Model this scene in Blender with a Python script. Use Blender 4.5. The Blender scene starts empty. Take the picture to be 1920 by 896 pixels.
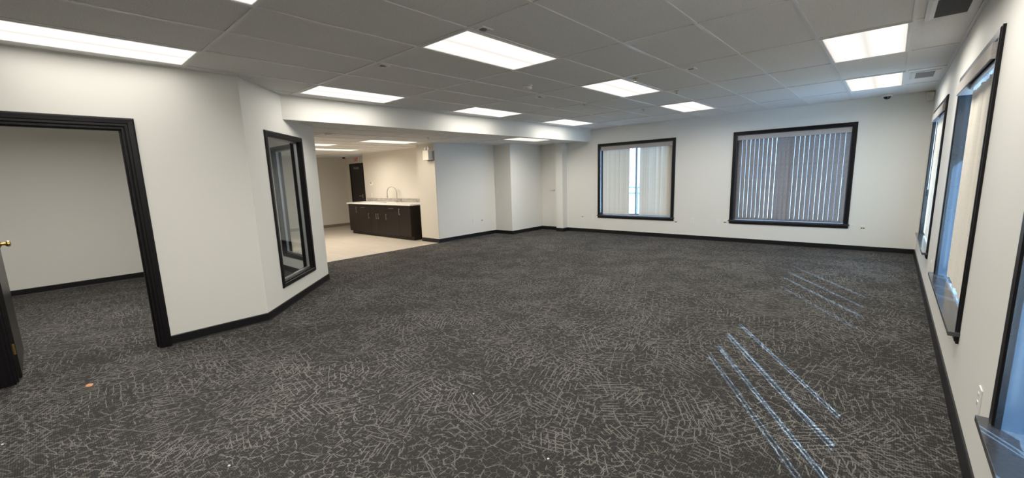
import bpy, bmesh, math, random
from mathutils import Matrix, Vector, Euler

rnd = random.Random(7)
S = bpy.context.scene
C = bpy.data.collections.new('room')
S.collection.children.link(C)

# ---------------------------------------------------------------- camera
CAMZ = 1.4766
F_PX, PITCH, YAW, ROLL, CX, CY = 793.14, 9.545, -42.26, 1.937, 948.1, 465.45
p_, y_, r_ = (math.radians(v) for v in (PITCH, YAW, ROLL))
fwd = Vector((math.sin(y_) * math.cos(p_), math.cos(y_) * math.cos(p_), -math.sin(p_)))
rgt = Vector((math.cos(y_), -math.sin(y_), 0))
dwn = fwd.cross(rgt)
r2 = rgt * math.cos(r_) + dwn * math.sin(r_)
d2 = dwn * math.cos(r_) - rgt * math.sin(r_)
cd = bpy.data.cameras.new('camera')
cd.sensor_width = 36.0
cd.lens = F_PX / 1920 * 36.0
cd.shift_x = (960 - CX) / 1920
cd.shift_y = (CY - 448) / 1920
cd.clip_start = 0.02
cam = bpy.data.objects.new('camera', cd)
M = Matrix(((r2.x, -d2.x, -fwd.x, 0), (r2.y, -d2.y, -fwd.y, 0), (r2.z, -d2.z, -fwd.z, CAMZ), (0, 0, 0, 1)))
cam.matrix_world = M
C.objects.link(cam)
S.camera = cam

# ---------------------------------------------------------------- light, world, exposure
LAMP_MAIN = 27.5       # watts of each troffer
LAMP_LOW = 27.0
LENS = 1.17             # glow of the lens itself
SPREAD = math.radians(168)
SKY = 5.0
SUN = 52.0
S.view_settings.view_transform = 'Standard'
S.view_settings.look = 'None'
S.view_settings.gamma = 1.0
S.view_settings.use_curve_mapping = False
S.view_settings.exposure = 0.0
S.cycles.max_bounces = 10
S.cycles.diffuse_bounces = 6
S.cycles.glossy_bounces = 4
S.cycles.transparent_max_bounces = 12
S.cycles.sample_clamp_indirect = 6.0
S.cycles.caustics_reflective = True
S.cycles.blur_glossy = 1.0

w = bpy.data.worlds.new('sky')
S.world = w
w.use_nodes = True
bg = w.node_tree.nodes['Background']
bg.inputs[0].default_value = (0.42, 0.66, 1.0, 1)
bg.inputs[1].default_value = SKY

sd = bpy.data.lights.new('sun', 'SUN')
sd.energy = SUN
sd.angle = math.radians(0.35)
sd.color = (0.42, 0.68, 1.0)
sun = bpy.data.objects.new('sun', sd)
SUN_EL = math.radians(29)
sdir = Vector((-0.532 * math.cos(SUN_EL), 0.846 * math.cos(SUN_EL), -math.sin(SUN_EL)))
sun.rotation_euler = sdir.to_track_quat('-Z', 'Y').to_euler()
sun.location = (12, -14, 12)
C.objects.link(sun)

# ---------------------------------------------------------------- materials
def mat(name, col, rough=0.6, metal=0.0, spec=0.5, bump=None, noise=None):
    """bump=(scale, strength), noise=(scale, amount) a little colour variation"""
    m = bpy.data.materials.new(name)
    m.use_nodes = True
    nt = m.node_tree
    b = nt.nodes['Principled BSDF']
    b.inputs['Base Color'].default_value = (*col, 1)
    b.inputs['Roughness'].default_value = rough
    b.inputs['Metallic'].default_value = metal
    b.inputs['Specular IOR Level'].default_value = spec
    tc = nt.nodes.new('ShaderNodeTexCoord')
    if noise:
        n = nt.nodes.new('ShaderNodeTexNoise')
        n.inputs['Scale'].default_value = noise[0]
        n.inputs['Detail'].default_value = 4
        nt.links.new(tc.outputs['Object'], n.inputs['Vector'])
        mx = nt.nodes.new('ShaderNodeMix')
        mx.data_type = 'RGBA'
        a = noise[1]
        mx.inputs[6].default_value = (*[c * (1 - a) for c in col], 1)
        mx.inputs[7].default_value = (*[min(1, c * (1 + a)) for c in col], 1)
        nt.links.new(n.outputs['Fac'], mx.inputs[0])
        nt.links.new(mx.outputs[2], b.inputs['Base Color'])
    if bump:
        n = nt.nodes.new('ShaderNodeTexNoise')
        n.inputs['Scale'].default_value = bump[0]
        n.inputs['Detail'].default_value = 3
        nt.links.new(tc.outputs['Object'], n.inputs['Vector'])
        bp = nt.nodes.new('ShaderNodeBump')
        bp.inputs['Strength'].default_value = bump[1]
        bp.inputs['Distance'].default_value = 0.002
        nt.links.new(n.outputs['Fac'], bp.inputs['Height'])
        nt.links.new(bp.outputs['Normal'], b.inputs['Normal'])
    return m

MT = {}
MT['wall'] = mat('wall_paint', (0.77, 0.755, 0.705), 0.55, spec=0.3, bump=(160, 0.15), noise=(1.2, 0.012))
MT['wall_tan'] = mat('wall_tan_warm_lit', (0.70, 0.665, 0.59), 0.55, spec=0.3, bump=(160, 0.15), noise=(1.2, 0.012))
MT['grid'] = mat('ceiling_grid_metal', (0.72, 0.71, 0.69), 0.35, spec=0.5, noise=(8, 0.02))
MT['black'] = mat('black_trim_paint', (0.008, 0.007, 0.008), 0.35, spec=0.25, noise=(20, 0.15))
MT['base'] = mat('black_vinyl_base', (0.009, 0.009, 0.010), 0.35, spec=0.35, noise=(12, 0.2))
MT['base_tan'] = mat('taupe_vinyl_base', (0.24, 0.20, 0.16), 0.45, noise=(12, 0.05))
MT['reveal'] = mat('glossy_black_reveal', (0.02, 0.026, 0.034), 0.16, spec=0.9, noise=(20, 0.1))
MT['stool'] = mat('dark_sill_laminate', (0.05, 0.052, 0.058), 0.16, spec=0.6, noise=(60, 0.25))
MT['alu'] = mat('brushed_aluminium', (0.55, 0.56, 0.57), 0.35, metal=0.9, noise=(40, 0.05))
MT['white'] = mat('white_plastic', (0.80, 0.79, 0.76), 0.4, noise=(30, 0.01))
MT['offwhite'] = mat('ivory_plastic', (0.80, 0.77, 0.66), 0.4, noise=(30, 0.01))
MT['dark'] = mat('dark_plastic', (0.02, 0.02, 0.02), 0.35, noise=(30, 0.1))
MT['grille'] = mat('grille_grey_metal', (0.16, 0.16, 0.165), 0.5, noise=(30, 0.05))
MT['brass'] = mat('polished_brass', (0.78, 0.56, 0.20), 0.22, metal=1.0, noise=(25, 0.08))
MT['cab'] = mat('espresso_laminate', (0.016, 0.011, 0.009), 0.38, spec=0.3, noise=(6, 0.25))
MT['counter'] = mat('white_quartz', (0.88, 0.87, 0.84), 0.3, noise=(50, 0.02))
MT['steel'] = mat('brushed_nickel', (0.52, 0.50, 0.47), 0.28, metal=1.0, noise=(30, 0.05))
MT['red'] = mat('exit_red', (0.75, 0.05, 0.05), 0.4, noise=(30, 0.03))
MT['door_dark'] = mat('dark_stained_door', (0.012, 0.010, 0.009), 0.32, spec=0.4, noise=(5, 0.3))
MT['scrap'] = mat('orange_brown_scrap', (0.55, 0.26, 0.11), 0.6, noise=(90, 0.2))
MT['lint'] = mat('white_lint', (0.8, 0.8, 0.78), 0.9, noise=(90, 0.05))
MT['snow'] = mat('outdoor_pale_paving', (0.56, 0.56, 0.58), 0.8, noise=(0.6, 0.05))
MT['bluegrey'] = mat('neighbour_building_paint', (0.05, 0.08, 0.15), 0.7, noise=(1, 0.08))
MT['blocker'] = mat('blocker_paint', (0.35, 0.33, 0.30), 0.7, noise=(3, 0.05))

def nodes(name):
    m = bpy.data.materials.new(name)
    m.use_nodes = True
    nt = m.node_tree
    b = nt.nodes['Principled BSDF']
    def N(t, **kw):
        n = nt.nodes.new(t)
        for k, v in kw.items():
            setattr(n, k, v)
        return n
    def L(a, b_):
        nt.links.new(a, b_)
    def mth(op, a, bb=None, clamp=False):
        n = N('ShaderNodeMath', operation=op)
        n.use_clamp = clamp
        for i, v in enumerate((a, bb)):
            if v is None:
                continue
            if isinstance(v, (int, float)):
                n.inputs[i].default_value = v
            else:
                L(v, n.inputs[i])
        return n.outputs[0]
    def ramp(x, lo, hi):       # smooth 0..1
        n = N('ShaderNodeMapRange', interpolation_type='SMOOTHSTEP')
        L(x, n.inputs[0])
        n.inputs[1].default_value = lo
        n.inputs[2].default_value = hi
        return n.outputs[0]
    return m, nt, b, N, L, mth, ramp

def make_carpet():
    m, nt, b, N, L, mth, ramp = nodes('patterned_charcoal_carpet')
    tc = N('ShaderNodeTexCoord')
    P = tc.outputs['Object']
    def noise(scale, detail=2, rough=0.5, off=0.0, vec=P):
        mp = N('ShaderNodeMapping'); mp.inputs['Location'].default_value = (off, off * 1.7, 0)
        L(vec, mp.inputs[0])
        n = N('ShaderNodeTexNoise'); n.inputs['Scale'].default_value = scale
        n.inputs['Detail'].default_value = detail; n.inputs['Roughness'].default_value = rough
        L(mp.outputs[0], n.inputs['Vector'])
        return n
    # small wobble of the yarn lines
    wob = noise(14, 2)
    sub = N('ShaderNodeVectorMath', operation='SUBTRACT'); L(wob.outputs['Color'], sub.inputs[0]); sub.inputs[1].default_value = (.5, .5, .5)
    scl = N('ShaderNodeVectorMath', operation='SCALE'); L(sub.outputs[0], scl.inputs[0]); scl.inputs['Scale'].default_value = 0.022
    add = N('ShaderNodeVectorMath', operation='ADD'); L(P, add.inputs[0]); L(scl.outputs[0], add.inputs[1])
    W = add.outputs[0]
    def cells(scale, width, off):
        mp = N('ShaderNodeMapping'); mp.inputs['Location'].default_value = (off, off, 0); L(W, mp.inputs[0])
        v = N('ShaderNodeTexVoronoi', voronoi_dimensions='2D', feature='DISTANCE_TO_EDGE')
        v.inputs['Scale'].default_value = scale; L(mp.outputs[0], v.inputs['Vector'])
        r = ramp(v.outputs['Distance'], width, width * 0.35)
        return r
    webA = cells(8.5, 0.042, 0)
    webB = cells(15.0, 0.06, 5.3)
    webC = cells(30.0, 0.10, 2.9)
    def hatch(patch, pitch, width, off, lo, hi, quant=8):
        mp = N('ShaderNodeMapping'); mp.inputs['Location'].default_value = (off, -off, 0); L(P, mp.inputs[0])
        v = N('ShaderNodeTexVoronoi', voronoi_dimensions='2D', feature='F1')
        v.inputs['Scale'].default_value = patch; L(mp.outputs[0], v.inputs['Vector'])
        sep = N('ShaderNodeSeparateColor'); L(v.outputs['Color'], sep.inputs[0])
        ang = mth('MULTIPLY', mth('ROUND', mth('MULTIPLY', sep.outputs[0], quant)), math.pi / quant)
        ang = mth('ADD', ang, mth('MULTIPLY', sep.outputs[1], 0.25))
        rot = N('ShaderNodeVectorRotate', rotation_type='Z_AXIS'); L(W, rot.inputs['Vector']); L(ang, rot.inputs['Angle'])
        sx = N('ShaderNodeSeparateXYZ'); L(rot.outputs[0], sx.inputs[0])
        f = mth('FRACT', mth('DIVIDE', sx.outputs[0], pitch))
        d = mth('ABSOLUTE', mth('SUBTRACT', f, 0.5))
        ln = ramp(d, width, width * 0.4)
        # breaks along the line, one random per line
        idx = mth('FLOOR', mth('DIVIDE', sx.outputs[0], pitch))
        cmb = N('ShaderNodeCombineXYZ'); L(mth('MULTIPLY', idx, 7.31), cmb.inputs[0]); L(mth('MULTIPLY', sx.outputs[1], 7.0), cmb.inputs[1])
        nb = N('ShaderNodeTexNoise'); nb.inputs['Scale'].default_value = 1.0; nb.inputs['Detail'].default_value = 0; L(cmb.outputs[0], nb.inputs['Vector'])
        brk = ramp(nb.outputs['Fac'], 0.44, 0.52)
        msk = ramp(sep.outputs[2], lo, hi)
        return mth('MULTIPLY', mth('MULTIPLY', ln, brk), msk)
    hA = hatch(4.2, 0.030, 0.15, 0.0, 0.48, 0.54)
    hB = hatch(3.0, 0.042, 0.10, 3.7, 0.52, 0.57)
    hC = hatch(0.9, 0.085, 0.045, 9.1, 0.3, 0.35)
    # areas where the web shows
    mW = ramp(noise(2.1, 3, 0.6, 4.0).outputs['Fac'], 0.36, 0.46)
    mW2 = ramp(noise(2.7, 3, 0.6, 9.0).outputs['Fac'], 0.42, 0.52)
    brkw = ramp(noise(26, 1, 0.5, 2.0).outputs['Fac'], 0.40, 0.50)
    web = mth('MAXIMUM', mth('MULTIPLY', mth('MULTIPLY', webA, mW), brkw), mth('MULTIPLY', mth('MULTIPLY', webB, mW2), brkw))
    ln = mth('MAXIMUM', web, mth('MAXIMUM', hA, mth('MAXIMUM', hB, mth('MULTIPLY', hC, 0.9))))
    fade = mth('ADD', mth('MULTIPLY', noise(1.4, 3, 0.6, 7.0).outputs['Fac'], 0.9), 0.25, True)
    ln = mth('MAXIMUM', ln, mth('MULTIPLY', mth('MULTIPLY', webC, brkw), 0.45))
    ln = mth('MULTIPLY', ln, fade)
    ln = mth('MULTIPLY', ln, mth('ADD', mth('MULTIPLY', noise(70, 1, 0.5, 3.0).outputs['Fac'], 1.2), 0.3, True))
    # tufts: a fine rib
    sp = N('ShaderNodeSeparateXYZ'); L(P, sp.inputs[0])
    ribx = mth('ADD', mth('MULTIPLY', mth('SINE', mth('MULTIPLY', sp.outputs[0], 2 * math.pi / 0.0105)), 0.5), 0.5)
    riby = mth('ADD', mth('MULTIPLY', mth('SINE', mth('MULTIPLY', sp.outputs[1], 2 * math.pi / 0.0095)), 0.5), 0.5)
    rib = mth('MULTIPLY', ribx, riby)
    gr = noise(260, 2, 0.7, 1.0).outputs['Fac']
    grain = mth('ADD', mth('MULTIPLY', gr, 1.5), mth('MULTIPLY', rib, 0.6))
    grain = mth('ADD', grain, -0.05)
    mix = N('ShaderNodeMix', data_type='RGBA'); L(ln, mix.inputs[0])
    mix.inputs[6].default_value = (0.042, 0.040, 0.0385, 1)
    mix.inputs[7].default_value = (0.27, 0.257, 0.238, 1)
    big = N('ShaderNodeMix', data_type='RGBA', blend_type='MULTIPLY'); big.inputs[0].default_value = 1
    L(mix.outputs[2], big.inputs[6]); L(grain, big.inputs[7])
    L(big.outputs[2], b.inputs['Base Color'])
    b.inputs['Roughness'].default_value = 0.95
    b.inputs['Specular IOR Level'].default_value = 0.12
    bp = N('ShaderNodeBump'); bp.inputs['Strength'].default_value = 0.35; bp.inputs['Distance'].default_value = 0.003
    L(mth('ADD', grain, ln), bp.inputs['Height']); L(bp.outputs[0], b.inputs['Normal'])
    return m

def make_ceiling():
    m, nt, b, N, L, mth, ramp = nodes('mineral_ceiling_tile')
    tc = N('ShaderNodeTexCoord')
    n = N('ShaderNodeTexNoise'); n.inputs['Scale'].default_value = 190; n.inputs['Detail'].default_value = 2
    L(tc.outputs['Object'], n.inputs['Vector'])
    n2 = N('ShaderNodeTexNoise'); n2.inputs['Scale'].default_value = 2.5; n2.inputs['Detail'].default_value = 3
    L(tc.outputs['Object'], n2.inputs['Vector'])
    f = ramp(n.outputs['Fac'], 0.34, 0.46)
    mx = N('ShaderNodeMix', data_type='RGBA'); L(f, mx.inputs[0])
    mx.inputs[6].default_value = (0.58, 0.565, 0.55, 1); mx.inputs[7].default_value = (0.80, 0.785, 0.765, 1)
    L(mx.outputs[2], b.inputs['Base Color'])
    b.inputs['Roughness'].default_value = 0.85
    b.inputs['Specular IOR Level'].default_value = 0.2
    bp = N('ShaderNodeBump'); bp.inputs['Strength'].default_value = 0.4; bp.inputs['Distance'].default_value = 0.001
    L(n.outputs['Fac'], bp.inputs['Height']); L(bp.outputs[0], b.inputs['Normal'])
    return m

def make_tile():
    m, nt, b, N, L, mth, ramp = nodes('beige_floor_tile')
    tc = N('ShaderNodeTexCoord')
    mp = N('ShaderNodeMapping'); L(tc.outputs['Object'], mp.inputs[0]); mp.inputs['Location'].default_value = (0.1, 0.15, 0)
    br = N('ShaderNodeTexBrick'); br.offset = 0.5
    br.inputs['Scale'].default_value = 1
    br.inputs['Brick Width'].default_value = 0.61; br.inputs['Row Height'].default_value = 0.305
    br.inputs['Mortar Size'].default_value = 0.003; br.inputs['Mortar Smooth'].default_value = 0.2
    br.inputs['Color1'].default_value = (0.50, 0.45, 0.38, 1); br.inputs['Color2'].default_value = (0.55, 0.495, 0.42, 1)
    br.inputs['Mortar'].default_value = (0.40, 0.36, 0.30, 1)
    L(mp.outputs[0], br.inputs['Vector'])
    n = N('ShaderNodeTexNoise'); n.inputs['Scale'].default_value = 6; n.inputs['Detail'].default_value = 5
    L(tc.outputs['Object'], n.inputs['Vector'])
    mx = N('ShaderNodeMix', data_type='RGBA', blend_type='MULTIPLY'); mx.inputs[0].default_value = 1
    L(br.outputs['Color'], mx.inputs[6]); L(mth('ADD', mth('MULTIPLY', n.outputs['Fac'], 0.2), 0.9), mx.inputs[7])
    L(mx.outputs[2], b.inputs['Base Color'])
    b.inputs['Roughness'].default_value = 0.42
    return m

def make_fabric(name, a, c, transl):
    """woven blind fabric, lets some daylight through"""
    m, nt, b, N, L, mth, ramp = nodes(name)
    tc = N('ShaderNodeTexCoord')
    mp = N('ShaderNodeMapping'); mp.inputs['Scale'].default_value = (90, 90, 300); L(tc.outputs['Object'], mp.inputs[0])
    n = N('ShaderNodeTexNoise'); n.inputs['Scale'].default_value = 1.0; n.inputs['Detail'].default_value = 3; L(mp.outputs[0], n.inputs['Vector'])
    mp2 = N('ShaderNodeMapping'); mp2.inputs['Scale'].default_value = (400, 400, 60); L(tc.outputs['Object'], mp2.inputs[0])
    n2 = N('ShaderNodeTexNoise'); n2.inputs['Scale'].default_value = 1.0; n2.inputs['Detail'].default_value = 3; L(mp2.outputs[0], n2.inputs['Vector'])
    f = ramp(mth('MULTIPLY', mth('ADD', n.outputs['Fac'], n2.outputs['Fac']), 0.5), 0.36, 0.64)
    mx = N('ShaderNodeMix', data_type='RGBA'); L(f, mx.inputs[0]); mx.inputs[6].default_value = (*a, 1); mx.inputs[7].default_value = (*c, 1)
    L(mx.outputs[2], b.inputs['Base Color'])
    b.inputs['Roughness'].default_value = 0.9; b.inputs['Specular IOR Level'].default_value = 0.1
    tr = N('ShaderNodeBsdfTranslucent'); L(mx.outputs[2], tr.inputs[0])
    ms = N('ShaderNodeMixShader'); ms.inputs[0].default_value = transl
    L(b.outputs[0], ms.inputs[1]); L(tr.outputs[0], ms.inputs[2])
    out = nt.nodes['Material Output']; L(ms.outputs[0], out.inputs['Surface'])
    return m

def make_glass(name, tint=(0.93, 0.96, 0.97)):
    m, nt, b, N, L, mth, ramp = nodes(name)
    nt.nodes.remove(b)
    tr = N('ShaderNodeBsdfTransparent'); tr.inputs[0].default_value = (*tint, 1)
    gl = N('ShaderNodeBsdfGlossy'); gl.inputs['Roughness'].default_value = 0.01
    fr = N('ShaderNodeFresnel'); fr.inputs[0].default_value = 1.5
    ms = N('ShaderNodeMixShader'); ge = N('ShaderNodeNewGeometry')
    L(mth('MULTIPLY', mth('MULTIPLY', fr.outputs[0], 1.8), mth('SUBTRACT', 1.0, ge.outputs['Backfacing']), True), ms.inputs[0])
    L(tr.outputs[0], ms.inputs[1]); L(gl.outputs[0], ms.inputs[2])
    L(ms.outputs[0], nt.nodes['Material Output'].inputs['Surface'])
    return m

def make_lens(name, col, strength):
    m, nt, b, N, L, mth, ramp = nodes(name)
    nt.nodes.remove(b)
    tc = N('ShaderNodeTexCoord')
    sp = N('ShaderNodeSeparateXYZ'); L(tc.outputs['Generated'], sp.inputs[0])
    # two fluorescent tubes glowing a bit stronger behind the lens
    wv = mth('ABSOLUTE', mth('SINE', mth('MULTIPLY', sp.outputs[0], 2 * math.pi)))
    st = mth('MULTIPLY', mth('ADD', mth('MULTIPLY', wv, 0.35), 0.78), strength)
    em = N('ShaderNodeEmission'); em.inputs[0].default_value = (*col, 1); L(st, em.inputs[1])
    L(em.outputs[0], nt.nodes['Material Output'].inputs['Surface'])
    return m

def make_splash():
    m, nt, b, N, L, mth, ramp = nodes('grey_mosaic_splash')
    tc = N('ShaderNodeTexCoord')
    v = N('ShaderNodeTexVoronoi'); v.inputs['Scale'].default_value = 28; L(tc.outputs['Object'], v.inputs['Vector'])
    sp = N('ShaderNodeSeparateColor'); L(v.outputs['Color'], sp.inputs[0])
    mx = N('ShaderNodeMix', data_type='RGBA'); L(sp.outputs[0], mx.inputs[0])
    mx.inputs[6].default_value = (0.30, 0.28, 0.25, 1); mx.inputs[7].default_value = (0.48, 0.46, 0.42, 1)
    L(mx.outputs[2], b.inputs['Base Color']); b.inputs['Roughness'].default_value = 0.35
    return m

MT['carpet'] = make_carpet()
MT['ceil'] = make_ceiling()
MT['tile'] = make_tile()
MT['cream'] = make_fabric('blind_fabric_cream', (0.80, 0.74, 0.64), (0.90, 0.845, 0.75), 0.05)
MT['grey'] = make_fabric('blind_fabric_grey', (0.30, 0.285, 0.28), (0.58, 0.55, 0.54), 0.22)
MT['val'] = make_fabric('valance_fabric', (0.40, 0.37, 0.35), (0.52, 0.49, 0.46), 0.0)
MT['glass'] = make_glass('window_glass')
MT['lens'] = make_lens('troffer_lens_white', (1.0, 0.96, 0.90), LENS)
MT['lens_low'] = make_lens('troffer_lens_warm', (1.0, 0.92, 0.80), LENS)
MT['splash'] = make_splash()

# ---------------------------------------------------------------- helpers
class Fr:
    """wall frame: u along the wall, n out of the wall into the room, z up"""
    def __init__(s, o, u, n):
        s.o = Vector((*o, 0)); s.u = Vector((*u, 0)).normalized(); s.n = Vector((*n, 0)).normalized()
    def __call__(s, u, n, z):
        v = s.o + s.u * u + s.n * n
        return (v.x, v.y, z)
WORLD = Fr((0, 0), (1, 0), (0, 1))

class MB:
    def __init__(s, fr=WORLD):
        s.bm = bmesh.new(); s.fr = fr
    def box(s, u0, u1, n0, n1, z0, z1, fr=None):
        fr = fr or s.fr
        v = [s.bm.verts.new(fr(a, b, c)) for c in (z0, z1) for a, b in ((u0, n0), (u1, n0), (u1, n1), (u0, n1))]
        for f in ((3, 2, 1, 0), (4, 5, 6, 7), (0, 1, 5, 4), (1, 2, 6, 5), (2, 3, 7, 6), (3, 0, 4, 7)):
            s.bm.faces.new([v[i] for i in f])
        return s
    def prism(s, poly, z0, z1):
        lo = [s.bm.verts.new((x, y, z0)) for x, y in poly]; hi = [s.bm.verts.new((x, y, z1)) for x, y in poly]
        s.bm.faces.new(lo[::-1]); s.bm.faces.new(hi)
        k = len(poly)
        for i in range(k):
            s.bm.faces.new((lo[i], lo[(i + 1) % k], hi[(i + 1) % k], hi[i]))
        return s
    def loops(s, loops, closed_path=False, closed_prof=True, caps=True):
        L = [[s.bm.verts.new(p) for p in lp] for lp in loops]
        n = len(L); m = len(L[0])
        for i in range(n if closed_path else n - 1):
            a, b = L[i], L[(i + 1) % n]
            for j in range(m if closed_prof else m - 1):
                s.bm.faces.new((a[j], a[(j + 1) % m], b[(j + 1) % m], b[j]))
        if caps and not closed_path and closed_prof:
            s.bm.faces.new(L[0][::-1]); s.bm.faces.new(L[-1])
        return s
    def rev(s, prof, c=(0, 0, 0), ax=(0, 0, 1), seg=20):
        """profile (r, h) turned about axis ax from point c"""
        q = Vector((0, 0, 1)).rotation_difference(Vector(ax).normalized())
        c = Vector(c)
        rings = []
        for r, h in prof:
            r = max(r, 1e-5)
            rings.append([tuple(c + q @ Vector((r * math.cos(2 * math.pi * k / seg), r * math.sin(2 * math.pi * k / seg), h))) for k in range(seg)])
        return s.loops(rings)
    def tube(s, pts, rad, seg=10):
        pts = [Vector(p) for p in pts]
        rads = rad if isinstance(rad, (list, tuple)) else [rad] * len(pts)
        loops = []
        up = None
        for i, p in enumerate(pts):
            t = (pts[min(i + 1, len(pts) - 1)] - pts[max(i - 1, 0)]).normalized()
            if up is None:
                up = t.orthogonal().normalized()
            up = (up - t * up.dot(t)).normalized()
            sd_ = t.cross(up)
            loops.append([tuple(p + (up * math.cos(2 * math.pi * k / seg) + sd_ * math.sin(2 * math.pi * k / seg)) * rads[i]) for k in range(seg)])
        return s.loops(loops)
    def ring(s, fr, u0, u1, z0, z1, prof):
        """mitred frame round an opening; prof = (outward, n)"""
        cs = ((u0, z0, -1, -1), (u1, z0, 1, -1), (u1, z1, 1, 1), (u0, z1, -1, 1))
        return s.loops([[fr(u + w * a, n, z + w * b) for w, n in prof] for u, z, a, b in cs], closed_path=True)
    def arch(s, fr, u0, u1, z0, z1, prof):
        cs = ((u0, z0, -1, 0), (u0, z1, -1, 1), (u1, z1, 1, 1), (u1, z0, 1, 0))
        return s.loops([[fr(u + w * a, n, z + w * b) for w, n in prof] for u, z, a, b in cs])
    def mesh(s, name, m, smooth=False, bevel=0.0):
        if bevel:
            bmesh.ops.bevel(s.bm, geom=list(s.bm.edges), offset=bevel, segments=2, affect='EDGES', profile=0.5)
        bmesh.ops.recalc_face_normals(s.bm, faces=s.bm.faces)
        me = bpy.data.meshes.new(name); s.bm.to_mesh(me); s.bm.free()
        me.materials.append(m)
        if smooth:
            for p in me.polygons:
                p.use_smooth = True
            me.set_sharp_from_angle(angle=math.radians(40))
        return me
    def build(s, name, m, parent=None, smooth=False, bevel=0.0, label=None):
        me = s.mesh(name, m, smooth, bevel)
        return link(name, me, parent, label)

ORIG = {}
def link(name, data, parent=None, label=None, loc=None, rot=None):
    o = bpy.data.objects.new(name, data)
    if loc is not None: o.location = loc
    if rot is not None: o.rotation_euler = rot
    C.objects.link(o)
    if parent:
        o.parent = parent
        l = ORIG.get(parent.name, Vector((0, 0, 0)))
        o.matrix_parent_inverse = Matrix.Translation(-l)
    ORIG[o.name] = Vector(loc) if loc is not None else Vector((0, 0, 0))
    if parent and loc is None:
        # geometry is in world coordinates: children of this part need no offset of their own
        ORIG[o.name] = Vector((0, 0, 0))
    if label: o['label'] = label
    return o

def thing(name, label, cat, loc, group=None):
    o = bpy.data.objects.new(name, None); o.empty_display_size = 0.1
    o.location = loc; C.objects.link(o); ORIG[o.name] = Vector(loc)
    o['label'] = label; o['category'] = cat
    if group: o['group'] = group
    return o

def tag(o, label, cat, group=None, kind=None):
    o['label'] = label; o['category'] = cat
    if group: o['group'] = group
    if kind: o['kind'] = kind
    return o

def struct(o, label, cat):
    return tag(o, label, cat, kind='structure')

def copy_tree(o, dloc, label, parent=None):
    c = o.copy(); C.objects.link(c)
    if parent:
        c.parent = parent
        c.matrix_parent_inverse = o.matrix_parent_inverse.copy()
    else:
        c.location = Vector(o.location) + Vector(dloc)
        ORIG[c.name] = Vector(c.location)
        c['label'] = label
    for ch in list(o.children):
        copy_tree(ch, None, None, c)
    return c

def wall_mesh(mb, fr, u0, u1, t, z0, z1, opens=()):
    us = sorted({u0, u1, *[v for o in opens for v in o[:2]]})
    for a, b in zip(us, us[1:]):
        mid = (a + b) / 2
        cuts = sorted([(o[2], o[3]) for o in opens if o[0] < mid < o[1]])
        z = z0
        for c0, c1 in cuts:
            if c0 > z + 1e-4: mb.box(a, b, -t, 0, z, c0, fr)
            z = c1
        if z < z1 - 1e-4: mb.box(a, b, -t, 0, z, z1, fr)
    bmesh.ops.remove_doubles(mb.bm, verts=mb.bm.verts, dist=1e-4)
    # drop the faces left inside between neighbouring blocks
    seen = {}
    for f in list(mb.bm.faces):
        seen.setdefault(frozenset(v.index for v in f.verts) if False else tuple(sorted(v.co.to_tuple(4) for v in f.verts)), []).append(f)
    for fs in seen.values():
        if len(fs) > 1:
            bmesh.ops.delete(mb.bm, geom=fs, context='FACES_ONLY')
    return mb

# ---------------------------------------------------------------- the room shell
XR, XL, XS, YB = 0.39, -4.975, -5.65, 9.497
ZC, ZL = 2.563, 2.295          # main and low ceiling
YF = -3.5                      # wall behind the camera
A_ = (XL, 1.55); C_ = (-6.37, 2.90)
XW, YP, YD, YK, YH, XF, XC = -7.78, 6.25, 8.21, 6.70, 7.35, -13.95, -7.2
fR = Fr((XR, 0), (0, 1), (-1, 0))
fB = Fr((0, YB), (1, 0), (0, -1))
fL = Fr((XL, 0), (0, 1), (1, 0))
ua = Vector((C_[0] - A_[0], C_[1] - A_[1])); LA = ua.length; ua.normalize()
fA = Fr(A_, ua, (ua.y, -ua.x))
fK = Fr((0, YK), (1, 0), (0, -1))
fP = Fr((0, YP), (1, 0), (0, -1))
fD = Fr((0, YD), (1, 0), (0, -1))
fH = Fr((0, YH), (1, 0), (0, -1))
fW = Fr((XW, 0), (0, 1), (1, 0))
fC = Fr((XC, 0), (0, 1), (1, 0))
fF = Fr((XF, 0), (0, 1), (1, 0))
fO = Fr((0, 2.90), (1, 0), (0, 1))        # hall side of the office wall
fOb = Fr((-9.33, 0), (0, 1), (1, 0))      # office back wall

WZ = (0.447, 2.14)                        # window opening heights
WIN_B = [(-5.38, -3.595), (-2.34, -0.55)]
WIN_R = [(0.55, 2.36), (3.68, 5.49), (6.82, 8.63)]
SL = (0.46, 1.39, 0.31, 2.04)             # sidelight opening in the angled wall
OW = (-7.70, -6.72, 0.31, 2.04)           # twin window in the office side wall
DO = (-0.31, 0.613, -0.02, 2.012)           # office doorway

def wall(name, fr, u0, u1, t, z1, opens=(), m='wall', label='', z0=-0.02):
    mb = MB(fr); wall_mesh(mb, fr, u0, u1, t, z0, z1, opens)
    return struct(mb.build(name, MT[m]), label, 'wall')

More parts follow.
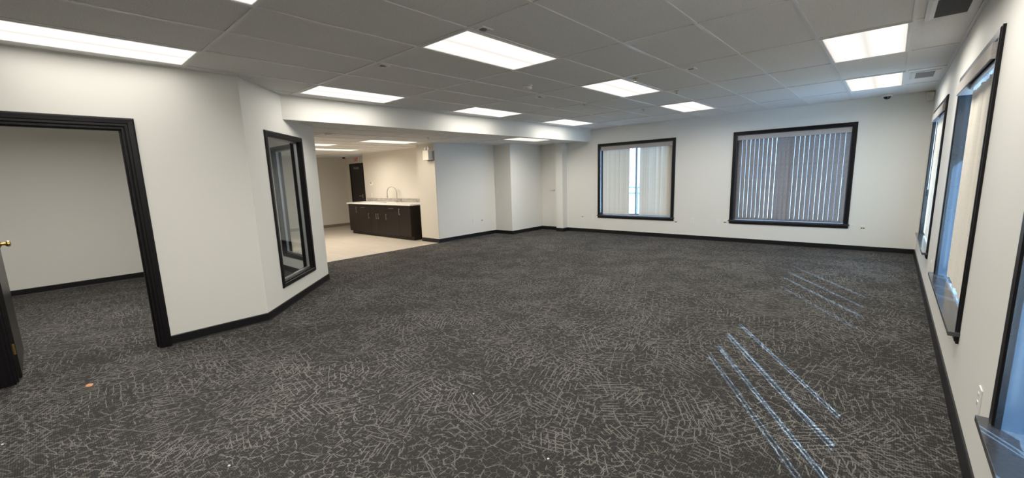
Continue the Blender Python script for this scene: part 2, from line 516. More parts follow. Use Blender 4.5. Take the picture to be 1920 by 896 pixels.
wall('wall_right', fR, YF, YB + 0.2, 0.2, ZC + 0.06, [(a, b, *WZ) for a, b in WIN_R], label='cream painted wall on the right with three blinded windows')
wall('wall_back', fB, -7.35, XR, 0.2, ZC + 0.06, [(a, b, *WZ) for a, b in WIN_B], label='cream painted far wall with two black framed windows')
wall('wall_left', fL, YF, 1.55, 0.12, ZC + 0.06, [DO], label='cream painted wall on the left around the office doorway')
wall('wall_angled', fA, 0.0, LA, 0.12, ZC + 0.06, [SL], label='angled cream wall holding the tall narrow office window')
wall('wall_front', Fr((0, YF), (1, 0), (0, 1)), XL - 0.12, XR + 0.2, 0.15, ZC + 0.06, label='cream wall closing the room opposite the far wall')
wall('wall_office_side', fO, XF - 0.12, C_[0], 0.12, ZC + 0.06, [OW], label='office side wall facing the kitchen area')
wall('wall_office_back', fOb, -2.1, 2.78, 0.12, ZC + 0.06, label='plain back wall seen through the office doorway')
wall('wall_office_left', Fr((0, -2.1), (1, 0), (0, 1)), -9.45, XL - 0.12, 0.12, ZC + 0.06, label='side wall of the small office beyond the open door')
wall('wall_alcove', fW, YP + 0.02, YD, 0.15, ZL + 0.02, label='white wall right of the kitchen cabinets')
wall('wall_pier', fP, -8.43, XW, 0.02, ZL + 0.02, m='wall_tan', label='short cream wall beside the cabinets carrying the emergency light')  # same paint as the alcove wall, its warm light put into the tan
wall('wall_step', fD, XW - 0.15, XC, 0.12, ZL + 0.02, label='narrow cream wall step left of the closet corner')
wall('wall_closet', fC, YD + 0.12, YB, 0.15, ZL + 0.02, label='pale wall running to the far left corner')
wall('wall_kitchen', fK, -11.69, -8.43, 0.12, ZL + 0.02, m='wall_tan', label='tan wall behind the kitchen counter')
wall('wall_hall', fH, XF, -11.57, 0.12, ZL + 0.02, [(-13.66, -12.86, 0, 2.04)], m='wall_tan', label='tan wall around the dark exit door')
wall('wall_far_left', fF, 2.8, YH + 0.12, 0.12, ZL + 0.02, m='wall_tan', label='tan end wall of the kitchen area')
wall('wall_return', Fr((-11.57, 0), (0, 1), (-1, 0)), YK + 0.12, YH, 0.12, ZL + 0.02, m='wall_tan', label='short tan return wall beside the exit door')
wall('wall_pier_side', Fr((-8.43, 0), (0, 1), (-1, 0)), YP + 0.02, YK, 0.12, ZL + 0.02, m='wall_tan', label='side of the short cream wall facing the cabinets')

# bulkhead between the high and low ceilings
struct(MB().prism([(XS, 2.195), (XS, YB), (XS - 0.14, YB), (XS - 0.14, 2.33)], 2.272, ZC + 0.06).build('wall_bulkhead', MT['wall']),
       'long white dropped bulkhead between the high and low ceilings', 'bulkhead')
# column
struct(MB().box(-6.57, -6.36, 9.29, YB, -0.02, ZL + 0.01).build('wall_column', MT['wall']), 'slim square column against the far wall', 'column')

CP = [(XL, YF), (XR, YF), (XR, YB), (XS, YB), (XS, 2.203), (XL, 1.55)]
LP = [(XS - 0.14, 2.345), (XS - 0.14, YB), (XC, YB), (XC, YD), (XW, YD), (XW, YP), (-8.43, YP), (-8.43, YK), (-11.69, YK), (-11.69, YH), (XF, YH), (XF, 2.90), (-6.37, 2.90)]
struct(MB().prism(CP, ZC + 0.006, ZC + 0.05).build('ceiling', MT['ceil']), 'grey mineral tile ceiling of the main room', 'ceiling')
struct(MB().prism(LP, ZL + 0.006, ZL + 0.03).build('ceiling_low', MT['ceil']), 'lower tile ceiling over the kitchen side', 'ceiling')
struct(MB().prism([(-9.33, -2.1), (-5.1, -2.1), (-5.1, 1.55), (-6.35, 2.78), (-9.33, 2.78)], ZC + 0.002, ZC + 0.05).build('ceiling_office', MT['ceil']), 'ceiling of the small office', 'ceiling')

# floors
struct(MB().prism([(-9.5, -2.3), (XL - 0.2, -2.3), (XL - 0.2, YF - 0.1), (XR + 0.1, YF - 0.1), (XR + 0.1, YB + 0.1), (-7.9, YB + 0.1), (-7.8, 2.85), (-9.5, 2.85)], -0.06, 0.0).build('floor', MT['carpet']),
       'dark charcoal carpet with pale criss-cross line pattern', 'floor')
struct(MB().prism([(XF - 0.1, 2.85), (-7.8, 2.85), (-7.8, YP + 0.05), (-8.3, YP + 0.1), (-8.3, YH + 0.2), (XF - 0.1, YH + 0.2)], -0.05, 0.003).build('floor_kitchen', MT['tile']),
       'beige tile floor of the kitchen area', 'floor')

# suspended grid: T bars
def cut(poly, axis, v):
    """intervals of the line axis==v inside poly"""
    xs = []
    for (a, b), (c, d) in zip(poly, poly[1:] + poly[:1]):
        p, q, r, t = (a, b, c, d) if axis == 0 else (b, a, d, c)
        if (p - v) * (r - v) < 0:
            xs.append(q + (t - q) * (v - p) / (r - p))
    xs.sort()
    return list(zip(xs[::2], xs[1::2]))
GX, GY = -0.5819, 4.7537
def grid(name, poly, x0, y0, z, label):
    mb = MB()
    X = [p[0] for p in poly]; Y = [p[1] for p in poly]
    k = math.floor((min(X) - x0) / 0.6096)
    while x0 + k * 0.6096 < max(X):
        v = x0 + k * 0.6096; k += 1
        for a, b in cut(poly, 0, v): mb.box(v - 0.012, v + 0.012, a, b, z - 0.001, z + 0.008)
    k = math.floor((min(Y) - y0) / 1.2192)
    while y0 + k * 1.2192 < max(Y):
        v = y0 + k * 1.2192; k += 1
        for a, b in cut(poly, 1, v): mb.box(a, b, v - 0.012, v + 0.012, z, z + 0.008)
    # wall angle round the edge
    n = len(poly)
    for i in range(n):
        p = Vector(poly[i]); q = Vector(poly[(i + 1) % n]); d = (q - p); l = d.length; d.normalize()
        nn = Vector((-d.y, d.x))
        area = sum(poly[j][0] * poly[(j + 1) % n][1] - poly[(j + 1) % n][0] * poly[j][1] for j in range(n))
        if area < 0: nn = -nn
        mb.box(0, l, 0, 0.022, z - 0.002, z + 0.007, Fr(p, d, nn))
    return struct(mb.build(name, MT['grid']), label, 'ceiling grid')
grid('trim_1', CP, GX, GY, ZC, 'white metal grid of the main suspended ceiling')
LX, LY = -7.68, 4.62
grid('trim_2', LP, LX, LY, ZL, 'white metal grid of the lower suspended ceiling')

# baseboards
def baseboard(name, segs, m='base', label='black vinyl baseboard', h=0.093):
    mb = MB()
    prof = [(0.0, 0.0), (0.016, 0.0), (0.012, 0.012), (0.0105, h - 0.006), (0.007, h), (0.0, h)]
    for fr, a, b in segs:
        mb.loops([[fr(u, n, z) for n, z in prof] for u in (a, b)])
    return struct(mb.build(name, MT[m]), label, 'baseboard')
baseboard('baseboard_right', [(fR, YF, YB)], label='long black baseboard under the right hand windows')
baseboard('baseboard_back', [(fB, -6.36, XR), (Fr((-6.36, 0), (0, 1), (1, 0)), 9.278, YB), (Fr((0, 9.29), (1, 0), (0, -1)), -6.57, -6.348), (fB, XC, -6.57)], label='black baseboard along the far wall and round the column')
baseboard('baseboard_left', [(fL, YF, DO[0] - 0.076), (fL, DO[1] + 0.076, 1.556), (fA, -0.006, LA + 0.012)], label='black baseboard of the left and angled walls')
baseboard('baseboard_alcove', [(fC, YD - 0.012, YB), (fD, XW, XC + 0.012), (fW, YP - 0.012, YD), (fP, -8.43, XW + 0.012)], label='black baseboard stepping round the wall corners near the cabinets')
baseboard('baseboard_office', [(fOb, -2.1, 2.78), (Fr((0, 2.78), (1, 0), (0, -1)), -9.33, -6.45)], label='black baseboard inside the small office')
baseboard('baseboard_kitchen', [(fF, 2.9, YH), (fH, XF, -13.74), (fO, XF + 0.2, -6.4)], m='base_tan', label='taupe baseboard of the kitchen area')

# ---------------------------------------------------------------- windows
CAS = [(0.0, 0.0), (0.0, 0.012), (0.006, 0.018), (0.046, 0.020), (0.052, 0.015), (0.060, 0.013), (0.060, 0.0)]
def window(name, fr, u0, u1, label, stool=0.02, deep=0.15, t=0.2):
    c = fr((u0 + u1) / 2, 0, WZ[0])
    r = thing(name, label, 'window', c); r['kind'] = 'structure'
    MB().ring(fr, u0, u1, WZ[0], WZ[1], CAS).build('casing', MT['black'], r)
    # reveal lining
    MB().ring(fr, u0 + 0.001, u1 - 0.001, WZ[0] + 0.001, WZ[1] - 0.001, [(0.0, 0.012), (-0.012, 0.012), (-0.012, -deep), (0.0, -deep)]).build('reveal', MT['reveal'], r)
    # stool
    MB(fr).box(u0 - 0.075, u1 + 0.075, -deep + 0.02, 0.018 + stool, WZ[0] - 0.012, WZ[0] + 0.014).build('sill', MT['stool'], r, bevel=0.003)
    # sash frame, mullion, glass at the outer side
    n0, n1 = -deep, -deep + 0.04
    f = MB().ring(fr, u0 + 0.055, u1 - 0.055, WZ[0] + 0.06, WZ[1] - 0.055, [(0.0, n0), (0.0, n1), (0.043, n1), (0.043, n0)]).build('sash', MT['bluesash'], r)
    mid = (u0 + u1) / 2
    MB(fr).box(mid - 0.02, mid + 0.02, n0, n1, WZ[0] + 0.055, WZ[1] - 0.05).build('mullion', MT['bluesash'], r)
    MB(fr).box(u0 + 0.03, u1 - 0.03, n0 + 0.015, n0 + 0.021, WZ[0] + 0.03, WZ[1] - 0.03).build('glass', MT['glass'], r)
    return r
MT['bluesash'] = mat('window_sash_grey', (0.32, 0.35, 0.39), 0.3, noise=(20, 0.1))
window('window_1', fB, *WIN_B[0], 'black framed window in the far wall left, its blind parted in the middle', stool=0.012)
window('window_2', fB, *WIN_B[1], 'black framed window in the far wall right, its grey blind closed', stool=0.012)
window('window_3', fR, *WIN_R[2], 'black framed window on the right wall nearest the far corner', stool=0.035)
window('window_4', fR, *WIN_R[1], 'middle black framed window of the right wall with dark glossy sill', stool=0.035)
window('window_5', fR, *WIN_R[0], 'nearest black framed window of the right wall, cut by the photo edge', stool=0.035)

def interior_window(name, fr, O, label, t=0.12):
    r = thing(name, label, 'window', fr((O[0] + O[1]) / 2, 0, O[2])); r['kind'] = 'structure'
    fb = Fr((fr(0, -t, 0)[0], fr(0, -t, 0)[1]), fr.u.xy, (-fr.n).xy)
    MB().ring(fr, *O, [(a * 0.85, b) for a, b in CAS]).build('casing', MT['black'], r)
    MB().ring(fb, *O, [(a * 0.85, b) for a, b in CAS]).build('casing', MT['black'], r)
    MB().ring(fr, O[0], O[1], O[2], O[3], [(0.0, 0.004), (-0.012, 0.004), (-0.012, -t - 0.004), (0.0, -t - 0.004)]).build('jamb', MT['black'], r)
    g = t / 2
    MB().ring(fr, O[0] + 0.012, O[1] - 0.012, O[2] + 0.012, O[3] - 0.012, [(0.0, -g + 0.018), (-0.016, -g + 0.018), (-0.016, -g - 0.018), (0.0, -g - 0.018)]).build('glazing_bead', MT['alu'], r)
    MB(fr).box(O[0] + 0.014, O[1] - 0.014, -g - 0.003, -g + 0.003, O[2] + 0.014, O[3] - 0.014).build('glass', MT['glass'], r)
    return r
interior_window('window_6', fA, SL, 'tall narrow black framed office window in the angled wall')
interior_window('window_7', fO, OW, 'black framed office window seen through the angled wall window')

# ---------------------------------------------------------------- blinds
def slat_mesh(name, m, h, wd=0.089):
    mb = MB()
    prof = []
    k = 6
    for i in range(k + 1):
        x = -wd / 2 + wd * i / k
        prof.append((x, 0.004 * (1 - (2 * x / wd) ** 2)))
    prof2 = [(x, y + 0.0007) for x, y in reversed(prof)]
    pr = prof + prof2
    mb.loops([[(x, y, z) for x, y in pr] for z in (-h, -h + 0.02, -0.02, 0)])
    return mb.mesh(name, m, smooth=True)
SLZ = WZ[1] - 0.095
SH = SLZ - WZ[0] - 0.03
sl_cream = slat_mesh('slat_cream', MT['cream'], SH)
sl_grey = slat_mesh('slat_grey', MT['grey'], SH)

carrier_me = MB().box(-0.006, 0.006, -0.012, 0.012, 0.0, 0.031).mesh('carrier', MT['white'])

def blind(fr, u0, u1, label, slats, me, n=-0.065, val_n=(-0.09, -0.01), wand=None, vh=0.088, group='vertical blinds in the windows'):
    """slats: list of (u, angle from the window plane in degrees)"""
    c = fr((u0 + u1) / 2, n, WZ[1])
    r = thing('vertical_blind', label, 'blind', c, group)
    v0, v1 = val_n
    mb = MB(fr)
    a, b = u0 + 0.016, u1 - 0.016
    zt = WZ[1] - 0.014; zb = zt - vh
    # valance board with short returns at both ends
    mb.box(a, b, v1 - 0.006, v1, zb, zt); mb.box(a, a + 0.006, v0, v1 - 0.006, zb, zt); mb.box(b - 0.006, b, v0, v1 - 0.006, zb, zt)
    mb.build('valance', MT['val'], r)
    MB(fr).box(a + 0.008, b - 0.008, n - 0.022, n + 0.022, zt - 0.045, zt - 0.01).build('headrail', MT['alu'], r)
    base = math.atan2(fr.u.y, fr.u.x)
    for u, ang in slats:
        p = fr(u, n, zb + 0.014)
        o = link('slat', me, r, loc=p, rot=(0, 0, base + math.radians(ang)))
        o2 = link('carrier', carrier_me, r, loc=p, rot=(0, 0, base))
    if wand:
        MB().tube([fr(wand, n + 0.05, zb + 0.01), fr(wand + 0.004, n + 0.052, 1.1)], 0.004, 8).build('wand', MT['white'], r)
        MB().tube([fr(wand + 0.004, n + 0.052, 1.1), fr(wand + 0.004, n + 0.052, 1.0)], 0.008, 8).build('wand_grip', MT['dark'], r)
    return r

# far wall left: parted in the middle
sl = []
u = -5.28
while u < -4.66:
    sl.append((u, 40 + rnd.uniform(-7, 7))); u += 0.050
u = -4.335
while u < -3.63:
    sl.append((u, 40 + rnd.uniform(-7, 7))); u += 0.055
blind(fB, *WIN_B[0], 'cream vertical blind parted in the middle showing bright daylight, far wall left', sl, sl_cream)
# far wall right: closed, daylight between the slats
sl = []
n_ = 24; a0, a1 = WIN_B[1][0] + 0.055, WIN_B[1][1] - 0.06
for i in range(n_):
    f = i / (n_ - 1)
    sl.append((a0 + (a1 - a0) * f, -(27 + 7.5 * f) + rnd.uniform(-2.8, 2.8) + (9 if i in (10, 11) else 0)))
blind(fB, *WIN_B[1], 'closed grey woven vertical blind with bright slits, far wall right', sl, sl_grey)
# right wall blinds (angle measured from +y)
def rslats(u0, u1, base, gaps, pitch=0.076, amp=1.0):
    out = []
    u = u0
    while u < u1:
        g = min((abs(u - q[0]), q[1]) for q in gaps) if gaps else (9, 0)
        out.append((u, g[1] if g[0] < pitch / 2 else base + rnd.uniform(-amp, amp))); u += pitch
    return out
blind(fR, *WIN_R[2], 'cream vertical blind in the right wall window nearest the far corner', rslats(6.88, 8.56, 60, [], amp=2.5), sl_cream, val_n=(-0.075, 0.035), wand=8.56)
gm = [(5.26, 20), (4.83, 22), (4.46, 23), (3.97, 18)]
blind(fR, *WIN_R[1], 'cream vertical blind in the middle right wall window', rslats(3.74, 5.36, -1.5, gm), sl_cream, val_n=(-0.075, 0.035))
gn = [(2.13, 24), (1.75, 21), (1.826, 13), (1.446, 24), (1.218, 20)]
blind(fR, *WIN_R[0], 'cream vertical blind in the nearest right wall window', rslats(0.61, 2.23, -1.5, gn), sl_cream, val_n=(-0.075, 0.035))

# ---------------------------------------------------------------- office door
r = thing('door_1', 'black office door standing open inwards with brass knob and hinges', 'door', fL((DO[0] + DO[1]) / 2, 0, 0)); r['kind'] = 'structure'
DC = [(0.0, 0.0), (0.0, 0.012), (0.008, 0.017), (0.025, 0.017), (0.030, 0.022), (0.062, 0.024), (0.070, 0.018), (0.076, 0.015), (0.076, 0.0)]
MB().arch(fL, DO[0], DO[1], 0.0, DO[3], DC).build('casing', MT['black'], r)
fLi = Fr((XL - 0.12, 0), (0, 1), (-1, 0))
MB().arch(fLi, DO[0], DO[1], 0.0, DO[3], DC).build('casing', MT['black'], r)
MB().arch(fL, DO[0], DO[1], 0.0, DO[3], [(0, 0.004), (-0.016, 0.004), (-0.016, -0.05), (-0.028, -0.05), (-0.028, -0.082), (-0.016, -0.082), (-0.016, -0.124), (0, -0.124)]).build('jamb', MT['black'], r)
y0, y1 = DO[0] + 0.003, DO[0] + 0.046
leaf = MB().box(-6.0, -5.103, y0, y1, 0.012, 1.99).build('door_leaf', MT['door_dark'], r, bevel=0.002)
for s_, yy in ((1, y1), (-1, y0)):
    MB().rev([(0.0, 0.0), (0.033, 0.0), (0.033, 0.006), (0.018, 0.012), (0.012, 0.018), (0.012, 0.034), (0.020, 0.040), (0.028, 0.052), (0.026, 0.064), (0.014, 0.072), (0.0, 0.073)],
             (-5.94, yy, 1.03), (0, s_, 0), 24).build('knob', MT['brass'], leaf, smooth=True)
for z in (0.25, 1.0, 1.78):
    hb = MB()
    hb.box(-5.1025, -5.0995, y0 + 0.006, y1 - 0.004, z - 0.045, z + 0.045)
    hb.rev([(0, -0.048), (0.006, -0.048), (0.006, 0.048), (0, 0.048)], (-5.098, y0 - 0.002, z), (0, 0, 1), 12)
    hb.build('hinge', MT['brass'], leaf, smooth=True)

# exit door in the hall
r = thing('door_2', 'dark brown exit door with closer beyond the kitchen counter', 'door', (-13.26, YH, 0)); r['kind'] = 'structure'
MB().arch(fH, -13.66, -12.86, 0.0, 2.04, [(0, 0), (0, 0.015), (0.05, 0.015), (0.05, 0)]).build('casing', MT['black'], r)
dl = MB(fH).box(-13.66, -12.86, -0.045, 0.003, 0.01, 2.04).build('door_leaf', MT['door_dark'], r)
MB(fH).box(-13.40, -13.10, -0.015, 0.035, 1.90, 1.97).box(-13.45, -13.42, 0.0, 0.03, 1.97, 1.985).build('closer', MT['grille'], dl, bevel=0.003)
lv = MB(fH).box(-13.03, -12.98, 0.003, 0.012, 0.95, 1.07)
lv.tube([fH(-13.005, 0.01, 1.02), fH(-13.005, 0.05, 1.02), fH(-13.13, 0.055, 1.02)], 0.012, 8)
lv.build('lever_handle', MT['steel'], dl)
# white closet door lever on the far left wall bay
# ---------------------------------------------------------------- exit sign
r = thing('exit_sign', 'small white exit sign with red letters above the dark exit door', 'sign', (-13.2, YH, 2.12))
MB(fH).box(-13.31, -13.03, 0.0, 0.05, 2.11, 2.285).build('housing', MT['white'], r, bevel=0.004)
def text(body, size, loc, rot, m, parent, name='lettering', depth=0.002):
    cu = bpy.data.curves.new(name, 'FONT'); cu.body = body; cu.size = size; cu.extrude = depth
    cu.align_x = 'CENTER'; cu.align_y = 'CENTER'; cu.offset = size * 0.02
    tmp = bpy.data.objects.new('tmp', cu); C.objects.link(tmp)
    dg = bpy.context.evaluated_depsgraph_get()
    me = bpy.data.meshes.new_from_object(tmp.evaluated_get(dg))
    bpy.data.objects.remove(tmp)
    me.materials.clear(); me.materials.append(m)
    return link(name, me, parent, loc=loc, rot=rot)
tx = text('EXIT', 0.15, (-13.17, YH - 0.052, 2.197), (math.radians(90), 0, 0), MT['red'], r)
tx.scale = (0.78, 1.05, 1)

# ---------------------------------------------------------------- ceiling lights
AL = []
for nm_, pw_, cl_ in (('troffer_light', LAMP_MAIN, (1.0, 0.965, 0.895)), ('troffer_light_warm', LAMP_LOW, (1.0, 0.89, 0.76))):
    a_ = bpy.data.lights.new(nm_, 'AREA'); a_.shape = 'RECTANGLE'; a_.size = 0.55; a_.size_y = 1.16
    a_.energy = pw_; a_.color = cl_; a_.spread = SPREAD
    AL.append(a_)

def lamp_data(k, src=0):
    d = AL[src].copy(); d.energy *= k
    return d

def troffer(name, x, y, z, label, lens, group, al=None):
    r = thing(name, label, 'ceiling light', (x, y, z), group)
    fr = Fr((x, y), (1, 0), (0, 1))
    a, b = 0.296, 0.601
    mb = MB()
    prof = [(0, 0.0), (-0.0, -0.005), (-0.022, -0.003), (-0.026, 0.004), (0, 0.004)]
    cs = ((-a, -b, -1, -1), (a, -b, 1, -1), (a, b, 1, 1), (-a, b, -1, 1))
    mb.loops([[(x + u + w_ * su, y + v + w_ * sv, z + h) for w_, h in prof] for u, v, su, sv in cs], closed_path=True)
    mb.build('frame', MT['white'], r)
    MB().box(x - a + 0.02, x + a - 0.02, y - b + 0.02, y + b - 0.02, z + 0.0015, z + 0.004).build('lens', lens, r)
    link('light', al or (AL[0] if lens is MT['lens'] else AL[1]), r, loc=(x, y, z - 0.006))
    return r
def gx(i, j): return (GX + 0.6096 * (i + 0.5), GY + 1.2192 * (j + 0.5))
main = [(-4, -2, 'large lit ceiling panel light, top centre of the view over the open floor'),
        (-8, -2, 'lit ceiling panel light beside the bulkhead, nearest the angled wall'),
        (-8, 0, 'lit ceiling panel light beside the bulkhead, middle of three'),
        (-8, 2, 'lit ceiling panel light beside the bulkhead, nearest the far wall'),
        (-4, 0, 'lit ceiling panel light in the middle row, beyond the large centre one'),
        (-4, 2, 'lit ceiling panel light in the middle row nearest the far wall'),
        (0, 0, 'large lit ceiling panel light near the right hand windows'),
        (0, 2, 'smaller looking lit ceiling panel light on the right nearest the far wall'),
        (-7, -4, 'long lit ceiling panel light above the office doorway at the left edge'),
        (-4, -4, 'lit ceiling panel light cut off at the top edge left of centre'),
        (0, -2, 'lit ceiling panel light overhead right, out of view'),
        (0, -4, 'lit ceiling panel light overhead behind the camera')]
GZ = ZC - 0.0005
base_l = None
for i, j, lb in main:
    x, y = gx(i, j)
    if base_l is None:
        base_l = troffer('ceiling_light', x, y, GZ, lb, MT['lens'], 'panel lights of the main ceiling'); bx, by = x, y
    else:
        c = copy_tree(base_l, (x - bx, y - by, 0), lb)
        # lamp powers scaled one by one to balance brightness across the walls
        k = {(-7, -4): 0.25, (-8, -2): 0.46, (-8, 0): 0.44, (-8, 2): 0.46, (0, 0): 0.8, (0, 2): 0.75, (-4, -4): 1.9, (0, -4): 0.9, (0, -2): 0.7}.get((i, j))
        for ch in c.children:
            if k and ch.type == 'LIGHT':
                ch.data = lamp_data(k)
                if i in (-8, -7): ch.data.spread = math.pi
lows = [(LX + 0.6096 * 2.5, LY + 1.2192 * 2.5, 'lit ceiling panel light under the bulkhead by the far corner'),
        (LX - 0.6096 * 0.5, LY + 1.2192 * 0.5, 'lit ceiling panel light in front of the kitchen counter'),
        (LX - 0.6096 * 2.5, LY - 1.2192 * 0.5, 'lit low ceiling light partly hidden by the angled wall, upper one'),
        (LX - 0.6096 * 4.5, LY + 1.2192 * 0.5, 'lit low ceiling light towards the exit door, lower one')]
base_l = None
for x, y, lb in lows:
    if base_l is None:
        base_l = troffer('ceiling_light', x, y, ZL - 0.0005, lb, MT['lens_low'], 'panel lights of the low ceiling', lamp_data(0.95, 0)); bx, by = x, y
    else:
        c = copy_tree(base_l, (x - bx, y - by, 0), lb)
        for ch in c.children:
            if ch.type == 'LIGHT': ch.data = lamp_data(0.55 if x > -8.5 else 1.1 if x > -10 else 1.7, 1)

troffer('ceiling_light', -6.6, 0.2, ZC - 0.0005, 'lit ceiling panel light inside the small office, out of view', MT['lens'], None, lamp_data(2.3))

# ---------------------------------------------------------------- things on the ceiling
def vent(x0, x1, y0, y1, o, label, gm, slatgap=0.02):
    r = thing('ceiling_vent', label, 'vent', ((x0 + x1) / 2, (y0 + y1) / 2, ZC), 'air vents beside the right wall')
    z = ZC + 0.004
    mb = MB()
    prof = [(0, 0.002), (0, -0.008), (o * 0.5, -0.012), (o, -0.007), (o, 0.002)]
    cs = ((x0, y0, -1, -1), (x1, y0, 1, -1), (x1, y1, 1, 1), (x0, y1, -1, 1))
    mb.loops([[(u + w_ * su, v + w_ * sv, z + h) for w_, h in prof] for u, v, su, sv in cs], closed_path=True)
    mb.build('frame', MT['grid'], r)
    MB().box(x0, x1, y0, y1, z - 0.002, z + 0.001).build('backing', gm, r)
    g = MB(); y = y0 + slatgap / 2
    while y < y1:
        g.box(x0, x1, y - 0.002, y + 0.002, z - 0.009, z - 0.002); y += slatgap
    g.build('grille', gm, r)
    return r
vent(0.135, 0.31, 4.30, 4.78, 0.05, 'white framed ceiling vent with dark grille at the top right', MT['grille'])
vent(0.115, 0.285, 7.42, 7.88, 0.05, 'pale ceiling vent beside the far right panel light', mat('vent_light_grey', (0.42, 0.43, 0.44), 0.5, noise=(20, 0.04)))

def dome(x, y, z, label, s=1.0):
    r = thing('security_camera', label, 'security camera', (x, y, z), 'dome cameras on the ceilings')
    MB().rev([(0, 0.003), (0.062 * s, 0.003), (0.062 * s, -0.012 * s), (0.052 * s, -0.024 * s), (0.044 * s, -0.026 * s), (0, -0.026 * s)], (x, y, z), seg=28).build('housing', MT['white'], r, smooth=True)
    pr = [(0.042 * s * math.cos(a), -0.024 * s - 0.04 * s * math.sin(a)) for a in [k * math.pi / 16 for k in range(9)]]
    MB().rev(pr, (x, y, z), seg=24).build('dome', MT['dark_gloss'], r, smooth=True)
MT['dark_gloss'] = mat('smoked_dome', (0.01, 0.01, 0.012), 0.08, spec=0.7, noise=(10, 0.1))
dome(-0.158, 9.30, ZC, 'white and black dome camera on the main ceiling near the far right corner', 1.15)
dome(-12.92, 6.75, ZL, 'small dark dome camera on the low ceiling in front of the exit door', 1.2)

r = thing('smoke_detector', 'round white smoke detector on the ceiling between the panel lights', 'smoke detector', (-3.39, 4.226, ZC))
MB().rev([(0, 0.008), (0.06, 0.008), (0.06, -0.008), (0.055, -0.012), (0, -0.012)], (-3.39, 4.226, ZC), seg=28).build('base', MT['white'], r, smooth=True)
MB().rev([(0, -0.012), (0.045, -0.012), (0.047, -0.016), (0.056, -0.022), (0.050, -0.040), (0.035, -0.046), (0, -0.046)], (-3.39, 4.226, ZC), seg=28).build('cover', MT['white'], r, smooth=True)
r = thing('smoke_detector', 'low round detector on the low ceiling beside the angled wall', 'smoke detector', (-7.05, 3.45, ZL))
MB().rev([(0, 0.008), (0.06, 0.008), (0.06, -0.008), (0.055, -0.012), (0, -0.012)], (-7.05, 3.45, ZL), seg=28).build('base', MT['grid'], r, smooth=True)
MB().rev([(0, -0.012), (0.05, -0.012), (0.045, -0.025), (0, -0.028)], (-7.05, 3.45, ZL), seg=28).build('cover', MT['grid'], r, smooth=True)

def plate(x, y, z, label):
    r = thing('square_ceiling_fitting', label, 'ceiling fitting', (x, y, z), 'square recessed fittings in the ceiling')
    s = 0.04
    prof = [(0, 0.007), (0, 0.0), (0.012, -0.0015), (0.016, 0.007)]
    cs = ((x - s, y - s, -1, -1), (x + s, y - s, 1, -1), (x + s, y + s, 1, 1), (x - s, y + s, -1, 1))
    MB().loops([[(u + w_ * su, v + w_ * sv, z + h) for w_, h in prof] for u, v, su, sv in cs], closed_path=True).build('frame', MT['white'], r)
    MB().rev([(0, 0.006), (0.03, 0.006), (0.026, 0.001), (0.01, -0.001), (0, -0.001)], (x, y, z), seg=20).build('cap', MT['grille'], r, smooth=True)
plate(-2.36, 2.43, ZC, 'small square fitting in the ceiling just above the large centre light')
plate(-3.72, 2.43, ZC, 'small square fitting in the ceiling between the centre light and the bulkhead light')
plate(-1.72, 4.98, ZC, 'small square fitting in the ceiling right of the middle panel light')
plate(-3.76, 4.95, ZC, 'small square fitting in the ceiling behind the round smoke detector')

def sprinkler(x, y, z, label):
    r = thing('sprinkler_head', label, 'sprinkler', (x, y, z), 'sprinkler heads in the ceiling')
    MB().rev([(0, 0.007), (0.036, 0.007), (0.036, 0.001), (0.02, -0.006), (0, -0.006)], (x, y, z), seg=20).build('escutcheon', MT['alu'], r, smooth=True)
    h = MB().rev([(0, -0.004), (0.008, -0.004), (0.008, -0.016), (0.004, -0.018), (0.004, -0.03), (0, -0.03)], (x, y, z), seg=12)
    h.rev([(0, -0.03), (0.015, -0.03), (0.015, -0.032), (0, -0.032)], (x, y, z), seg=14)
    for s_ in (-1, 1): h.tube([(x + 0.006 * s_, y, z - 0.012), (x + 0.011 * s_, y, z - 0.02), (x + 0.003 * s_, y, z - 0.031)], 0.0015, 6)
    h.build('nozzle', MT['brass'], r, smooth=True)
sprinkler(-2.33, 4.93, ZC, 'tiny sprinkler head at the right edge of the middle panel light')
sprinkler(-3.70, 6.05, ZC, 'tiny sprinkler head between the middle row and the bulkhead row of lights')
sprinkler(-2.30, 6.14, ZC, 'tiny sprinkler head beyond the middle panel light')
sprinkler(-3.32, 7.35, ZC, 'tiny sprinkler head nearest the far wall beside the last middle light')
sprinkler(-6.86, 5.39, ZL, 'sprinkler head in the low ceiling before the emergency light')

